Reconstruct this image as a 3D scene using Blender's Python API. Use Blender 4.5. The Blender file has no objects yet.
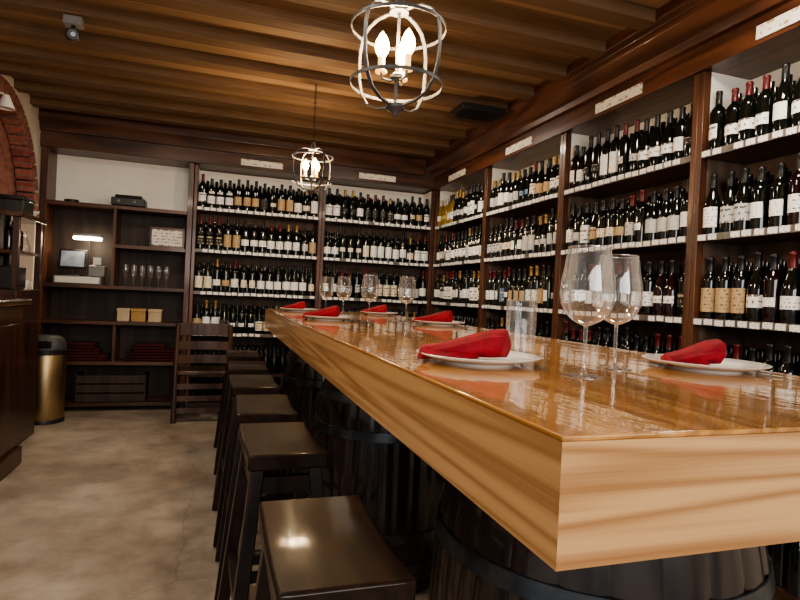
import bpy, math, random
from mathutils import Matrix, Vector
random.seed(7)
PI = math.pi
scene = bpy.context.scene
COL = scene.collection

# ------------------------------------------------------------------ materials
def new_mat(name):
    m = bpy.data.materials.new(name); m.use_nodes = True
    nt = m.node_tree; b = nt.nodes['Principled BSDF']
    return m, nt, b
def c4(c): return (c[0], c[1], c[2], 1)
def pm(name, c1, c2=None, scale=8, rough=.5, metal=0, coat=0, bump=0, stretch=(1,1,1), emis=None, estr=0):
    m, nt, b = new_mat(name)
    if c2 is None: c2 = tuple(x*.8 for x in c1)
    tc = nt.nodes.new('ShaderNodeTexCoord'); mp = nt.nodes.new('ShaderNodeMapping')
    mp.inputs['Scale'].default_value = stretch
    n = nt.nodes.new('ShaderNodeTexNoise'); n.inputs['Scale'].default_value = scale; n.inputs['Detail'].default_value = 4
    r = nt.nodes.new('ShaderNodeValToRGB')
    r.color_ramp.elements[0].position = .35; r.color_ramp.elements[1].position = .65
    r.color_ramp.elements[0].color = c4(c2); r.color_ramp.elements[1].color = c4(c1)
    nt.links.new(tc.outputs['Object'], mp.inputs[0]); nt.links.new(mp.outputs[0], n.inputs['Vector'])
    nt.links.new(n.outputs['Fac'], r.inputs[0]); nt.links.new(r.outputs[0], b.inputs['Base Color'])
    b.inputs['Roughness'].default_value = rough; b.inputs['Metallic'].default_value = metal
    b.inputs['Coat Weight'].default_value = coat; b.inputs['Coat Roughness'].default_value = .08
    if bump:
        bp = nt.nodes.new('ShaderNodeBump'); bp.inputs['Strength'].default_value = bump; bp.inputs['Distance'].default_value = .01
        nt.links.new(n.outputs['Fac'], bp.inputs['Height']); nt.links.new(bp.outputs[0], b.inputs['Normal'])
    if emis:
        b.inputs['Emission Color'].default_value = c4(emis); b.inputs['Emission Strength'].default_value = estr
    return m
def wood(name, dark, light, axis=1, rough=.35, coat=0, freq=10, scale=2.0, fine=.35, coatr=.08, ripple=0, planks=0, stretch=.13, power=1.0, pvar=(.78,1.1), rvar=0, fs=85, rs=22, spec=.5):
    m, nt, b = new_mat(name); L = nt.links.new; N = nt.nodes.new
    b.inputs['Specular IOR Level'].default_value = spec
    tc = N('ShaderNodeTexCoord')
    mp = N('ShaderNodeMapping'); s = [scale]*3; s[axis] = scale*stretch; mp.inputs['Scale'].default_value = s
    src = tc.outputs['Object']
    n1 = N('ShaderNodeTexNoise'); n1.inputs['Scale'].default_value = 1.6; n1.inputs['Detail'].default_value = 1.5
    mu = N('ShaderNodeMath'); mu.operation = 'MULTIPLY'; mu.inputs[1].default_value = freq*6.28
    si = N('ShaderNodeMath'); si.operation = 'SINE'
    mr = N('ShaderNodeMapRange'); mr.inputs[1].default_value = -1; mr.inputs[2].default_value = 1
    pw = N('ShaderNodeMath'); pw.operation = 'POWER'; pw.inputs[1].default_value = power
    mp2 = N('ShaderNodeMapping'); s2 = [fs]*3; s2[axis] = 2.0; mp2.inputs['Scale'].default_value = s2
    n2 = N('ShaderNodeTexNoise'); n2.inputs['Scale'].default_value = 1.5; n2.inputs['Detail'].default_value = 3
    mx = N('ShaderNodeMix'); mx.data_type = 'FLOAT'; mx.inputs[0].default_value = fine
    r = N('ShaderNodeValToRGB'); r.color_ramp.elements[0].position = .1; r.color_ramp.elements[1].position = .75
    r.color_ramp.elements[0].color = c4(dark); r.color_ramp.elements[1].color = c4(light)
    cell = None
    if planks:
        sx = N('ShaderNodeSeparateXYZ'); L(tc.outputs['Object'], sx.inputs[0])
        other = 0 if axis == 1 else 1
        d = N('ShaderNodeMath'); d.operation = 'DIVIDE'; d.inputs[1].default_value = planks; L(sx.outputs[other], d.inputs[0])
        fl = N('ShaderNodeMath'); fl.operation = 'FLOOR'; L(d.outputs[0], fl.inputs[0]); cell = fl
        off = N('ShaderNodeMath'); off.operation = 'MULTIPLY'; off.inputs[1].default_value = 3.7; L(fl.outputs[0], off.inputs[0])
        cb = N('ShaderNodeCombineXYZ'); L(off.outputs[0], cb.inputs[2]); L(off.outputs[0], cb.inputs[axis])
        va = N('ShaderNodeVectorMath'); va.operation = 'ADD'; L(tc.outputs['Object'], va.inputs[0]); L(cb.outputs[0], va.inputs[1]); src = va.outputs[0]
    L(src, mp.inputs[0]); L(mp.outputs[0], n1.inputs['Vector']); L(n1.outputs['Fac'], mu.inputs[0]); L(mu.outputs[0], si.inputs[0])
    L(si.outputs[0], mr.inputs[0]); L(mr.outputs[0], pw.inputs[0]); L(src, mp2.inputs[0]); L(mp2.outputs[0], n2.inputs['Vector'])
    L(pw.outputs[0], mx.inputs[2]); L(n2.outputs['Fac'], mx.inputs[3]); L(mx.outputs[0], r.inputs[0])
    out = r.outputs[0]
    if planks:
        wn = N('ShaderNodeTexWhiteNoise'); wn.noise_dimensions = '1D'; L(cell.outputs[0], wn.inputs['W'])
        mr2 = N('ShaderNodeMapRange'); mr2.inputs[3].default_value = pvar[0]; mr2.inputs[4].default_value = pvar[1]; L(wn.outputs['Value'], mr2.inputs[0])
        frc = N('ShaderNodeMath'); frc.operation = 'FRACT'; L(d.outputs[0], frc.inputs[0])
        sm = N('ShaderNodeMapRange'); sm.inputs[1].default_value = 0; sm.inputs[2].default_value = .035; sm.inputs[3].default_value = .45 if pvar[0] < .8 else .8; sm.inputs[4].default_value = 1; L(frc.outputs[0], sm.inputs[0])
        mm = N('ShaderNodeMath'); mm.operation = 'MULTIPLY'; L(mr2.outputs[0], mm.inputs[0]); L(sm.outputs[0], mm.inputs[1])
        hs = N('ShaderNodeHueSaturation'); L(mm.outputs[0], hs.inputs['Value']); L(out, hs.inputs['Color']); out = hs.outputs[0]
    L(out, b.inputs['Base Color'])
    b.inputs['Roughness'].default_value = rough; b.inputs['Coat Weight'].default_value = coat; b.inputs['Coat Roughness'].default_value = coatr
    if ripple or rvar:
        n3 = N('ShaderNodeTexNoise'); n3.inputs['Scale'].default_value = rs; n3.inputs['Detail'].default_value = 3
        mp3 = N('ShaderNodeMapping'); s3 = [1]*3; s3[axis] = .35; mp3.inputs['Scale'].default_value = s3
        L(tc.outputs['Object'], mp3.inputs[0]); L(mp3.outputs[0], n3.inputs['Vector'])
        if ripple:
            bp = N('ShaderNodeBump'); bp.inputs['Strength'].default_value = ripple; bp.inputs['Distance'].default_value = .004
            L(n3.outputs['Fac'], bp.inputs['Height']); L(bp.outputs[0], b.inputs['Normal']); L(bp.outputs[0], b.inputs['Coat Normal'])
        if rvar:
            mr3 = N('ShaderNodeMapRange'); mr3.inputs[1].default_value = .35; mr3.inputs[2].default_value = .65; mr3.inputs[3].default_value = coatr; mr3.inputs[4].default_value = coatr+rvar
            L(n3.outputs['Fac'], mr3.inputs[0]); L(mr3.outputs[0], b.inputs['Coat Roughness'])
    return m
def printed(name, base, ink, zlo, zhi, rows=5, density=.52, sx=160):
    """paper with illegible small print in rows"""
    m, nt, b = new_mat(name); L = nt.links.new; N = nt.nodes.new
    tc = N('ShaderNodeTexCoord'); sep = N('ShaderNodeSeparateXYZ'); L(tc.outputs['Object'], sep.inputs[0])
    mr = N('ShaderNodeMapRange'); mr.inputs[1].default_value = zlo; mr.inputs[2].default_value = zhi; mr.inputs[3].default_value = 0; mr.inputs[4].default_value = rows
    mr.clamp = False
    L(sep.outputs[2], mr.inputs[0])
    fr = N('ShaderNodeMath'); fr.operation = 'FRACT'; L(mr.outputs[0], fr.inputs[0])
    g1 = N('ShaderNodeMath'); g1.operation = 'LESS_THAN'; g1.inputs[1].default_value = .42; L(fr.outputs[0], g1.inputs[0])
    mp = N('ShaderNodeMapping'); mp.inputs['Scale'].default_value = (sx, sx, rows/(zhi-zlo)); L(tc.outputs['Object'], mp.inputs[0])
    n = N('ShaderNodeTexNoise'); n.inputs['Scale'].default_value = 1; n.inputs['Detail'].default_value = 1; L(mp.outputs[0], n.inputs['Vector'])
    g2 = N('ShaderNodeMath'); g2.operation = 'GREATER_THAN'; g2.inputs[1].default_value = density; L(n.outputs['Fac'], g2.inputs[0])
    mu = N('ShaderNodeMath'); mu.operation = 'MULTIPLY'; L(g1.outputs[0], mu.inputs[0]); L(g2.outputs[0], mu.inputs[1])
    mx = N('ShaderNodeMix'); mx.data_type = 'RGBA'; mx.inputs[6].default_value = c4(base); mx.inputs[7].default_value = c4(ink)
    L(mu.outputs[0], mx.inputs[0]); L(mx.outputs[2], b.inputs['Base Color']); b.inputs['Roughness'].default_value = .55
    return m
def thin_glass(name, tint=(1,1,1), lo=.06, hi=.55, blend=.3, haze=0.0, rough=.03):
    m, nt, b = new_mat(name); L = nt.links.new; N = nt.nodes.new
    nt.nodes.remove(b); out = nt.nodes['Material Output']
    t = N('ShaderNodeBsdfTransparent'); t.inputs[0].default_value = c4(tint)
    g = N('ShaderNodeBsdfGlossy'); g.inputs['Roughness'].default_value = rough
    lw = N('ShaderNodeLayerWeight'); lw.inputs[0].default_value = blend
    mr = N('ShaderNodeMapRange'); mr.inputs[3].default_value = lo; mr.inputs[4].default_value = hi
    L(lw.outputs['Facing'], mr.inputs[0])
    mx = N('ShaderNodeMixShader'); L(mr.outputs[0], mx.inputs[0]); L(t.outputs[0], mx.inputs[1]); L(g.outputs[0], mx.inputs[2])
    fin = mx.outputs[0]
    if haze:
        d = N('ShaderNodeBsdfTranslucent'); d.inputs[0].default_value = (.95,.95,.95,1)
        d2 = N('ShaderNodeBsdfDiffuse'); d2.inputs[0].default_value = (.95,.95,.95,1)
        ad = N('ShaderNodeMixShader'); ad.inputs[0].default_value = .5; L(d.outputs[0], ad.inputs[1]); L(d2.outputs[0], ad.inputs[2])
        mh = N('ShaderNodeMixShader')
        mr2 = N('ShaderNodeMapRange'); mr2.inputs[3].default_value = haze*.35; mr2.inputs[4].default_value = haze*2.5; L(lw.outputs['Facing'], mr2.inputs[0]); L(mr2.outputs[0], mh.inputs[0])
        L(fin, mh.inputs[1]); L(ad.outputs[0], mh.inputs[2]); fin = mh.outputs[0]
    L(fin, out.inputs[0])
    return m
def brick_mat():
    m, nt, b = new_mat('red_brick'); L = nt.links.new; N = nt.nodes.new
    tc = N('ShaderNodeTexCoord')
    sep = N('ShaderNodeSeparateXYZ'); cmb = N('ShaderNodeCombineXYZ')
    L(tc.outputs['Object'], sep.inputs[0]); L(sep.outputs[1], cmb.inputs[0]); L(sep.outputs[2], cmb.inputs[1])
    br = N('ShaderNodeTexBrick'); br.inputs['Scale'].default_value = 5
    br.inputs['Color1'].default_value = (.26,.065,.05,1); br.inputs['Color2'].default_value = (.37,.13,.095,1); br.inputs['Mortar'].default_value = (.20,.15,.125,1)
    br.inputs['Mortar Size'].default_value = .03; L(cmb.outputs[0], br.inputs['Vector'])
    n = N('ShaderNodeTexNoise'); n.inputs['Scale'].default_value = 30; n.inputs['Detail'].default_value = 6; L(tc.outputs['Object'], n.inputs['Vector'])
    mr = N('ShaderNodeMapRange'); mr.inputs[1].default_value = .3; mr.inputs[2].default_value = .7; mr.inputs[3].default_value = .6; mr.inputs[4].default_value = 1.15; L(n.outputs['Fac'], mr.inputs[0])
    hs = N('ShaderNodeHueSaturation'); L(mr.outputs[0], hs.inputs['Value']); L(br.outputs['Color'], hs.inputs['Color'])
    bp = N('ShaderNodeBump'); bp.inputs['Strength'].default_value = .5; L(br.outputs['Fac'], bp.inputs['Height']); bp.invert = True
    L(hs.outputs[0], b.inputs['Base Color']); L(bp.outputs[0], b.inputs['Normal']); b.inputs['Roughness'].default_value = .9
    return m
def floor_mat():
    m, nt, b = new_mat('worn_floor'); L = nt.links.new; N = nt.nodes.new
    tc = N('ShaderNodeTexCoord')
    n1 = N('ShaderNodeTexNoise'); n1.inputs['Scale'].default_value = 1.1; n1.inputs['Detail'].default_value = 7; n1.inputs['Roughness'].default_value = .62
    n2 = N('ShaderNodeTexNoise'); n2.inputs['Scale'].default_value = 6; n2.inputs['Detail'].default_value = 9; n2.inputs['Roughness'].default_value = .72
    r1 = N('ShaderNodeValToRGB'); r1.color_ramp.elements[0].position = .38; r1.color_ramp.elements[1].position = .60
    r1.color_ramp.elements[0].color = (.225,.18,.145,1); r1.color_ramp.elements[1].color = (.40,.345,.29,1)
    r2 = N('ShaderNodeValToRGB'); r2.color_ramp.elements[0].position = .36; r2.color_ramp.elements[1].position = .54
    r2.color_ramp.elements[0].color = (.76,.73,.71,1); r2.color_ramp.elements[1].color = (1.0,1.0,.99,1)
    mx = N('ShaderNodeMix'); mx.data_type = 'RGBA'; mx.blend_type = 'MULTIPLY'; mx.inputs[0].default_value = 1
    L(tc.outputs['Object'], n1.inputs['Vector']); L(tc.outputs['Object'], n2.inputs['Vector']); L(n1.outputs['Fac'], r1.inputs[0]); L(n2.outputs['Fac'], r2.inputs[0])
    L(r1.outputs[0], mx.inputs[6]); L(r2.outputs[0], mx.inputs[7])
    v = N('ShaderNodeTexVoronoi'); v.feature = 'DISTANCE_TO_EDGE'; v.inputs['Scale'].default_value = .75
    nn = N('ShaderNodeTexNoise'); nn.inputs['Scale'].default_value = 5; nn.inputs['Detail'].default_value = 5
    mv = N('ShaderNodeMix'); mv.data_type = 'VECTOR'; mv.inputs[0].default_value = .10
    L(tc.outputs['Object'], nn.inputs['Vector']); L(tc.outputs['Object'], mv.inputs[4]); L(nn.outputs['Color'], mv.inputs[5]); L(mv.outputs[1], v.inputs['Vector'])
    cr = N('ShaderNodeMapRange'); cr.inputs[1].default_value = 0; cr.inputs[2].default_value = .004; cr.inputs[3].default_value = .78; cr.inputs[4].default_value = 1; L(v.outputs['Distance'], cr.inputs[0])
    m2 = N('ShaderNodeMix'); m2.data_type = 'RGBA'; m2.blend_type = 'MULTIPLY'; m2.inputs[0].default_value = 1
    L(mx.outputs[2], m2.inputs[6]); L(cr.outputs[0], m2.inputs[7]); L(m2.outputs[2], b.inputs['Base Color'])
    mr = N('ShaderNodeMapRange'); mr.inputs[3].default_value = .3; mr.inputs[4].default_value = .55; L(n2.outputs['Fac'], mr.inputs[0]); L(mr.outputs[0], b.inputs['Roughness'])
    bp = N('ShaderNodeBump'); bp.inputs['Strength'].default_value = .08; bp.inputs['Distance'].default_value = .005; L(n2.outputs['Fac'], bp.inputs['Height']); L(bp.outputs[0], b.inputs['Normal'])
    return m

M = {}
M['table_top'] = wood('varnished_honey_wood', (.30,.12,.03), (.58,.30,.095), 1, .16, .8, 16, 2.4, .55, .015, ripple=.28, planks=.17, pvar=(.85,1.08), stretch=.08, rvar=.03, rs=14)
M['table_edge_y'] = wood('varnished_tan_edge_long', (.32,.15,.058), (.62,.365,.165), 1, .28, .3, 13, 6.0, .5, stretch=.02, power=.7, fs=170)
M['table_edge_x'] = wood('varnished_tan_edge_short', (.33,.155,.06), (.62,.37,.17), 0, .28, .3, 13, 5.5, .42, stretch=.05, power=.7, fs=170)
M['shelf_wood_v'] = wood('red_brown_shelf_wood_upright', (.035,.013,.007), (.12,.047,.023), 2, .4, .2, 6, 3, .5)
M['shelf_wood_x'] = wood('red_brown_shelf_wood_across', (.03,.012,.007), (.10,.04,.02), 0, .4, .2, 6, 3, .5)
M['shelf_wood_y'] = wood('red_brown_shelf_wood_along', (.035,.013,.007), (.12,.044,.022), 1, .35, .2, 6, 3, .5)
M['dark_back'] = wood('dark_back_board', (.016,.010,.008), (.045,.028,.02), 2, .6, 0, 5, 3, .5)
M['shade_back'] = wood('shade_brown_back_board', (.07,.045,.032), (.15,.10,.075), 2, .7, 0, 5, 3, .6)  # brown puts the shade behind the lower bottle rows into the colour
M['cream'] = pm('cream_paint', (.88,.86,.80), (.82,.79,.73), 3, .7)
M['plaster'] = pm('warm_plaster', (.70,.64,.55), (.58,.52,.44), 2, .85, bump=.1)
M['ceil_board'] = wood('ceiling_board_wood', (.14,.085,.05), (.36,.235,.145), 0, .7, 0, 4, 2, .8, planks=.135, pvar=(.6,1.2), spec=.25, fs=120)
M['joist'] = wood('ceiling_joist_wood', (.07,.04,.024), (.21,.128,.075), 0, .7, 0, 3, 2.5, .85, spec=.25, fs=120)
M['stool'] = wood('near_black_stool_wood', (.004,.0025,.002), (.026,.012,.007), 1, .5, .38, 12, 3, .75, .10, ripple=.22, rs=20, spec=.12, rvar=.06)
M['stool_leg'] = wood('near_black_leg_wood', (.005,.004,.003), (.026,.013,.009), 2, .35, .2, 6, 3, .5, spec=.3)
M['chair_wood'] = wood('dark_chair_wood', (.02,.010,.007), (.075,.035,.02), 2, .35, .25, 6, 3, .5)
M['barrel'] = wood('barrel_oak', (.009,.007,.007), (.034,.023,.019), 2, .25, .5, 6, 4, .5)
M['hoop'] = pm('cool_grey_hoop_steel', (.12,.135,.155), (.07,.08,.09), 20, .3, .8)
M['counter'] = wood('dark_counter_wood', (.016,.006,.004), (.06,.022,.012), 2, .35, .3, 5, 3, .5)
M['counter_top'] = wood('dark_counter_top_wood', (.03,.012,.007), (.09,.036,.018), 1, .25, .5, 5, 3, .5)
M['iron'] = pm('dark_grey_iron', (.085,.085,.09), (.06,.06,.063), 30, .5, .3)
M['chain'] = pm('dark_chain_metal', (.06,.055,.05), (.04,.035,.035), 30, .45, .6)
M['candle'] = pm('ivory_candle_sleeve', (.4,.3,.17), (.32,.24,.13), 12, .5, emis=(1,.5,.12), estr=2.2)
M['bulb'] = pm('glowing_warm_bulb', (1,.8,.5), (1,.75,.45), 5, .3, emis=(1,.52,.13), estr=34)
M['plate'] = pm('white_glazed_china', (.80,.79,.77), (.76,.75,.73), 4, .12, coat=.5)
M['napkin'] = pm('red_cotton_napkin', (.28,.003,.014), (.17,.002,.008), 25, .85, bump=.3)
M['dark_red'] = pm('dark_red_cloth', (.06,.002,.003), (.025,.001,.0015), 14, .9, bump=.3)
M['glass'] = thin_glass('clear_thin_glass', lo=.08, hi=.85, blend=.42, haze=.07)
M['glass_soft'] = thin_glass('clear_tumbler_glass', lo=.06, hi=.7, blend=.38, haze=.06, rough=.05)
M['brass'] = pm('brushed_brass_steel', (.50,.38,.22), (.40,.29,.16), 3, .38, 1, stretch=(60,60,.6))
M['black'] = pm('matt_black_plastic', (.02,.02,.021), (.013,.013,.014), 15, .4)
M['black_gloss'] = pm('glossy_black_plastic', (.02,.02,.022), (.015,.015,.016), 15, .15)
M['white_plastic'] = pm('white_plastic', (.70,.69,.65), (.62,.61,.57), 10, .4)
M['grey_plastic'] = pm('grey_plastic', (.22,.22,.22), (.17,.17,.17), 10, .45)
M['screen'] = pm('dim_lit_screen', (.20,.22,.25), (.10,.11,.13), 14, .15, emis=(.45,.5,.55), estr=.2)
M['lamp_glow'] = pm('glowing_lamp_lens', (1,.95,.85), (1,.93,.8), 5, .3, emis=(1,.82,.55), estr=16)
M['amber_box'] = pm('amber_card', (.42,.25,.09), (.34,.19,.06), 10, .6)
M['pale_box'] = pm('pale_card', (.50,.40,.27), (.42,.33,.2), 10, .6)
M['floor'] = floor_mat(); M['brick'] = brick_mat()
M['strip'] = pm('price_rail_plastic', (.16,.14,.13), (.10,.09,.08), 20, .4)
M['tag'] = printed('price_tag_card', (.95,.94,.91), (.14,.11,.11), 0, .026, 3, .54, 300)
M['sign'] = printed('header_sign_card', (.80,.76,.68), (.45,.32,.22), .012, .05, 1, .55, 40)
M['crate_art'] = printed('sign_face_print', (.70,.67,.60), (.28,.25,.22), .05, .14, 3, .52, 40)

# ------------------------------------------------------------------ mesh helper
class MB:
    def __init__(s): s.v = []; s.f = []
    def box(s, x0, x1, y0, y1, z0, z1, mtx=None):
        n = len(s.v)
        for z in (z0, z1):
            for (x, y) in ((x0,y0),(x1,y0),(x1,y1),(x0,y1)):
                p = Vector((x,y,z)); s.v.append(tuple(mtx @ p) if mtx else tuple(p))
        for q in ((0,3,2,1),(4,5,6,7),(0,1,5,4),(1,2,6,5),(2,3,7,6),(3,0,4,7)): s.f.append(tuple(n+i for i in q))
        return s
    def bar(s, a, b, wx, wy, up=(0,0,1)):
        """rectangular bar from a to b"""
        a = Vector(a); b = Vector(b); d = (b-a); L = d.length; d.normalize()
        u = Vector(up)
        if abs(d.dot(u)) > .95: u = Vector((0,1,0))
        x = u.cross(d).normalized(); y = d.cross(x).normalized()
        m = Matrix((( x.x,y.x,d.x,a.x),(x.y,y.y,d.y,a.y),(x.z,y.z,d.z,a.z),(0,0,0,1)))
        return s.box(-wx/2, wx/2, -wy/2, wy/2, 0, L, m)
    def lathe(s, prof, seg=24, c=(0,0,0), mod=None, mtx=None):
        n = len(s.v); P = len(prof)
        for (r, z) in prof:
            for k in range(seg):
                a = 2*PI*k/seg; rr = r*(mod(k) if mod else 1)
                p = Vector((c[0]+rr*math.cos(a), c[1]+rr*math.sin(a), c[2]+z))
                s.v.append(tuple(mtx @ p) if mtx else tuple(p))
        for i in range(P-1):
            for k in range(seg):
                k2 = (k+1) % seg
                s.f.append((n+i*seg+k, n+i*seg+k2, n+(i+1)*seg+k2, n+(i+1)*seg+k))
        if prof[0][0] > 1e-5: s.f.append(tuple(n+k for k in reversed(range(seg))))
        if prof[-1][0] > 1e-5: s.f.append(tuple(n+(P-1)*seg+k for k in range(seg)))
        return s
    def shell(s, prof, seg=32, c=(0,0,0)):
        n = len(s.v); P = len(prof)
        for (r, z) in prof:
            for k in range(seg):
                a = 2*PI*k/seg; s.v.append((c[0]+r*math.cos(a), c[1]+r*math.sin(a), c[2]+z))
        for i in range(P-1):
            for k in range(seg):
                k2 = (k+1) % seg; s.f.append((n+i*seg+k, n+i*seg+k2, n+(i+1)*seg+k2, n+(i+1)*seg+k))
        return s
    def tube(s, pts, r, seg=8, closed=False):
        pts = [Vector(p) for p in pts]; n0 = len(s.v); K = len(pts)
        prev = None
        for i, p in enumerate(pts):
            if closed: d = pts[(i+1) % K]-pts[i-1]
            else: d = pts[min(i+1,K-1)]-pts[max(i-1,0)]
            d.normalize()
            if prev is None:
                u = Vector((0,0,1)) if abs(d.z) < .9 else Vector((1,0,0))
                x = (u-d*u.dot(d)).normalized()
            else: x = (prev-d*prev.dot(d)).normalized()
            prev = x; y = d.cross(x)
            for k in range(seg):
                a = 2*PI*k/seg; s.v.append(tuple(p+x*r*math.cos(a)+y*r*math.sin(a)))
        for i in range(K if closed else K-1):
            j = (i+1) % K
            for k in range(seg):
                k2 = (k+1) % seg; s.f.append((n0+i*seg+k, n0+i*seg+k2, n0+j*seg+k2, n0+j*seg+k))
        if not closed:
            s.f.append(tuple(n0+k for k in reversed(range(seg)))); s.f.append(tuple(n0+(K-1)*seg+k for k in range(seg)))
        return s
    def prism(s, poly, axis, a0, a1):
        """poly in the two other axes, extruded along axis"""
        n = len(s.v); P = len(poly)
        for a in (a0, a1):
            for (u, w) in poly:
                s.v.append({0:(a,u,w),1:(u,a,w),2:(u,w,a)}[axis])
        s.f.append(tuple(n+i for i in reversed(range(P)))); s.f.append(tuple(n+P+i for i in range(P)))
        for i in range(P):
            j = (i+1) % P; s.f.append((n+i, n+j, n+P+j, n+P+i))
        return s
    def mesh(s, name, mat, smooth=35):
        me = bpy.data.meshes.new(name); me.from_pydata(s.v, [], s.f); me.update()
        import bmesh
        bm = bmesh.new(); bm.from_mesh(me); bmesh.ops.recalc_face_normals(bm, faces=bm.faces); bm.to_mesh(me); bm.free()
        if smooth:
            for p in me.polygons: p.use_smooth = True
            me.set_sharp_from_angle(angle=math.radians(smooth))
        me.materials.append(mat)
        return me
    def build(s, name, mat, parent=None, loc=(0,0,0), rz=0, bevel=0, smooth=35, rot=None):
        o = bpy.data.objects.new(name, s.mesh(name, mat, smooth)); COL.objects.link(o)
        o.location = loc; o.rotation_euler = rot if rot else (0,0,rz)
        if parent: o.parent = parent
        if bevel:
            b = o.modifiers.new('edge', 'BEVEL'); b.width = bevel; b.segments = 2; b.limit_method = 'ANGLE'
        return o
def put(name, me, parent=None, loc=(0,0,0), rz=0):
    o = bpy.data.objects.new(name, me); COL.objects.link(o); o.location = loc; o.rotation_euler = (0,0,rz)
    if parent: o.parent = parent
    return o
def tag(o, label, cat, group=None, kind=None):
    o['label'] = label; o['category'] = cat
    if group: o['group'] = group
    if kind: o['kind'] = kind
    return o
def thing(name, label, cat, loc=(0,0,0), rz=0, group=None):
    o = bpy.data.objects.new(name, None); COL.objects.link(o); o.empty_display_size = .1
    o.location = loc; o.rotation_euler = (0,0,rz); return tag(o, label, cat, group)
def struct(o): o['kind'] = 'structure'; return o
def dup(root, loc, rz=None, label=None, group=None):
    r = root.copy(); COL.objects.link(r); r.location = loc
    if rz is not None: r.rotation_euler = (0,0,rz)
    if label: r['label'] = label
    if group: r['group'] = group
    for ch in list(root.children):
        c = ch.copy(); COL.objects.link(c); c.parent = r
        for g in list(ch.children):
            d = g.copy(); COL.objects.link(d); d.parent = c
    return r

# ------------------------------------------------------------------ setting
XR, YB, XL = 2.32, 6.0, -1.62      # shelf fronts on the right and back, left wall face
CH = 2.83; JD = .065; HB = 2.47
struct(MB().box(-2.2, 2.74, -2.6, 6.44, -.08, 0).build('floor', M['floor'], smooth=0))
struct(MB().box(2.64, 2.74, -2.6, 6.44, 0, CH+.04).build('wall_right', M['plaster'], smooth=0))
struct(MB().box(-2.2, 2.64, 6.34, 6.44, 0, CH+.04).build('wall_back', M['plaster'], smooth=0))
ac, ar, az = 5.0, .93, 1.80
poly = [(1.0,0),(ac-ar,0)]
for k in range(25):
    a = PI-PI*k/24; poly.append((ac+ar*math.cos(a), az+ar*math.sin(a)))
poly += [(ac+ar,0),(6.34,0),(6.34,CH+.04),(1.0,CH+.04)]
struct(MB().prism(poly, 0, XL-.12, XL).build('wall_left', M['plaster'], smooth=0))
struct(MB().box(XL-.24, XL-.12, 1.0, 6.34, 0, CH+.04).build('wall_left_recess', M['brick'], smooth=0))
mb = MB()
for k in range(24):
    a0 = PI*k/24+.012; a1 = PI*(k+1)/24-.012
    q = [(ac+r*math.cos(a), az+r*math.sin(a)) for r, a in ((ar-.12,a0),(ar-.12,a1),(ar+.02,a1),(ar+.02,a0))]
    mb.prism(q, 0, XL-.11, XL+.02)
struct(mb.build('trim_3', M['brick'], smooth=0))
ceil = struct(MB().box(-2.2, 2.74, -2.6, 6.44, CH, CH+.04).build('ceiling', M['ceil_board'], smooth=0))
y = -.7
me = MB().box(XL, 2.64, -.055, .055, -JD, 0).mesh('ceiling_joist', M['joist'], 0)
while y < 6.0:
    o = put('ceiling_joist', me, ceil, (0, y, CH)); o['kind'] = 'structure'; y += .40
h = MB().box(XR-.02, 2.64, -.2, 6.34, HB, CH)
h.prism([(XR-.02,2.60),(XR-.05,2.60),(XR-.06,2.64),(XR-.09,2.66),(XR-.13,2.71),(XR-.135,2.75),(XR-.17,2.77),(XR-.17,CH),(XR-.02,CH)], 1, -.2, 6.0)
struct(h.build('trim_1', M['shelf_wood_y'], bevel=.004))
h = MB().box(XL, XR-.02, YB-.02, 6.34, HB+.01, CH)
h.prism([(YB-.02,2.62),(YB-.05,2.62),(YB-.07,2.68),(YB-.1,2.72),(YB-.1,CH),(YB-.02,CH)], 0, XL, XR-.17)
struct(h.build('trim_2', M['shelf_wood_x'], bevel=.004))

# ------------------------------------------------------------------ shelf units
ROWS = [2.05, 1.625, 1.20, .78, .36, .07]
ROWN = ['top', 'second', 'third', 'fourth']
HP = .035; DEP = .32
tag_me = MB().box(-.0235, .0235, -.0035, 0, 0, .030).mesh('price_tag', M['tag'], 0)
def shelf_unit(label, loc, rz, W):
    t = thing('wine_shelf_unit', label, 'shelf', loc, rz, 'wine shelf units lining the walls')
    for s in (-1, 1):
        x0, x1 = sorted((s*W/2, s*(W/2-HP)))
        MB().box(x0+.0005, x1-.0005, 0, .045, 0, HB-.001).build('side_post', M['shelf_wood_v'], t, bevel=.003)
        MB().box(x0+.0005, x1-.0005, .0455, DEP, 2.051, HB-.001).build('upper_side_panel', M['cream'], t)
        MB().box(x0+.0005, x1-.0005, .0455, DEP, 0, 2.05).build('lower_side_panel', M['shade_back'], t)
    xi = W/2-HP
    MB().box(-xi, xi, DEP-.015, DEP, 2.05, HB-.001).build('upper_back_panel', M['cream'], t)
    MB().box(-xi, xi, DEP-.015, DEP, 0, 2.05).build('lower_back_panel', M['shade_back'], t)  # darker than the upper panel: shade between shelves put into its colour
    MB().box(-xi, xi, .015, .03, 0, .04).build('kick_board', M['shelf_wood_x'], t)
    for i, z in enumerate(ROWS):
        sh = MB().box(-xi, xi, .01, DEP-.015, z-.03, z).build('shelf', M['shelf_wood_x'], t, bevel=.002)
        if i < 4:
            MB().box(-xi, xi, .003, .0095, z-.032, z+.002).build('price_rail', M['strip'], sh)
            n = int(2*xi/.060)
            for k in range(n):
                if random.random() < .06: continue
                put('price_tag', tag_me, sh, (-xi+(k+.5)*2*xi/n+random.uniform(-.004,.004), .003, z-.030+random.uniform(-.002,.003)))
    return t
units = []
def add_right(y0, y1, bay, lab): shelf_unit(lab, (XR, (y0+y1)/2, 0), -PI/2, y1-y0); units.append((bay, (XR,(y0+y1)/2), 'R', y1-y0))
def add_back(x0, x1, bay, lab): shelf_unit(lab, ((x0+x1)/2, YB, 0), 0, x1-x0); units.append((bay, ((x0+x1)/2,YB), 'B', x1-x0))
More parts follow.
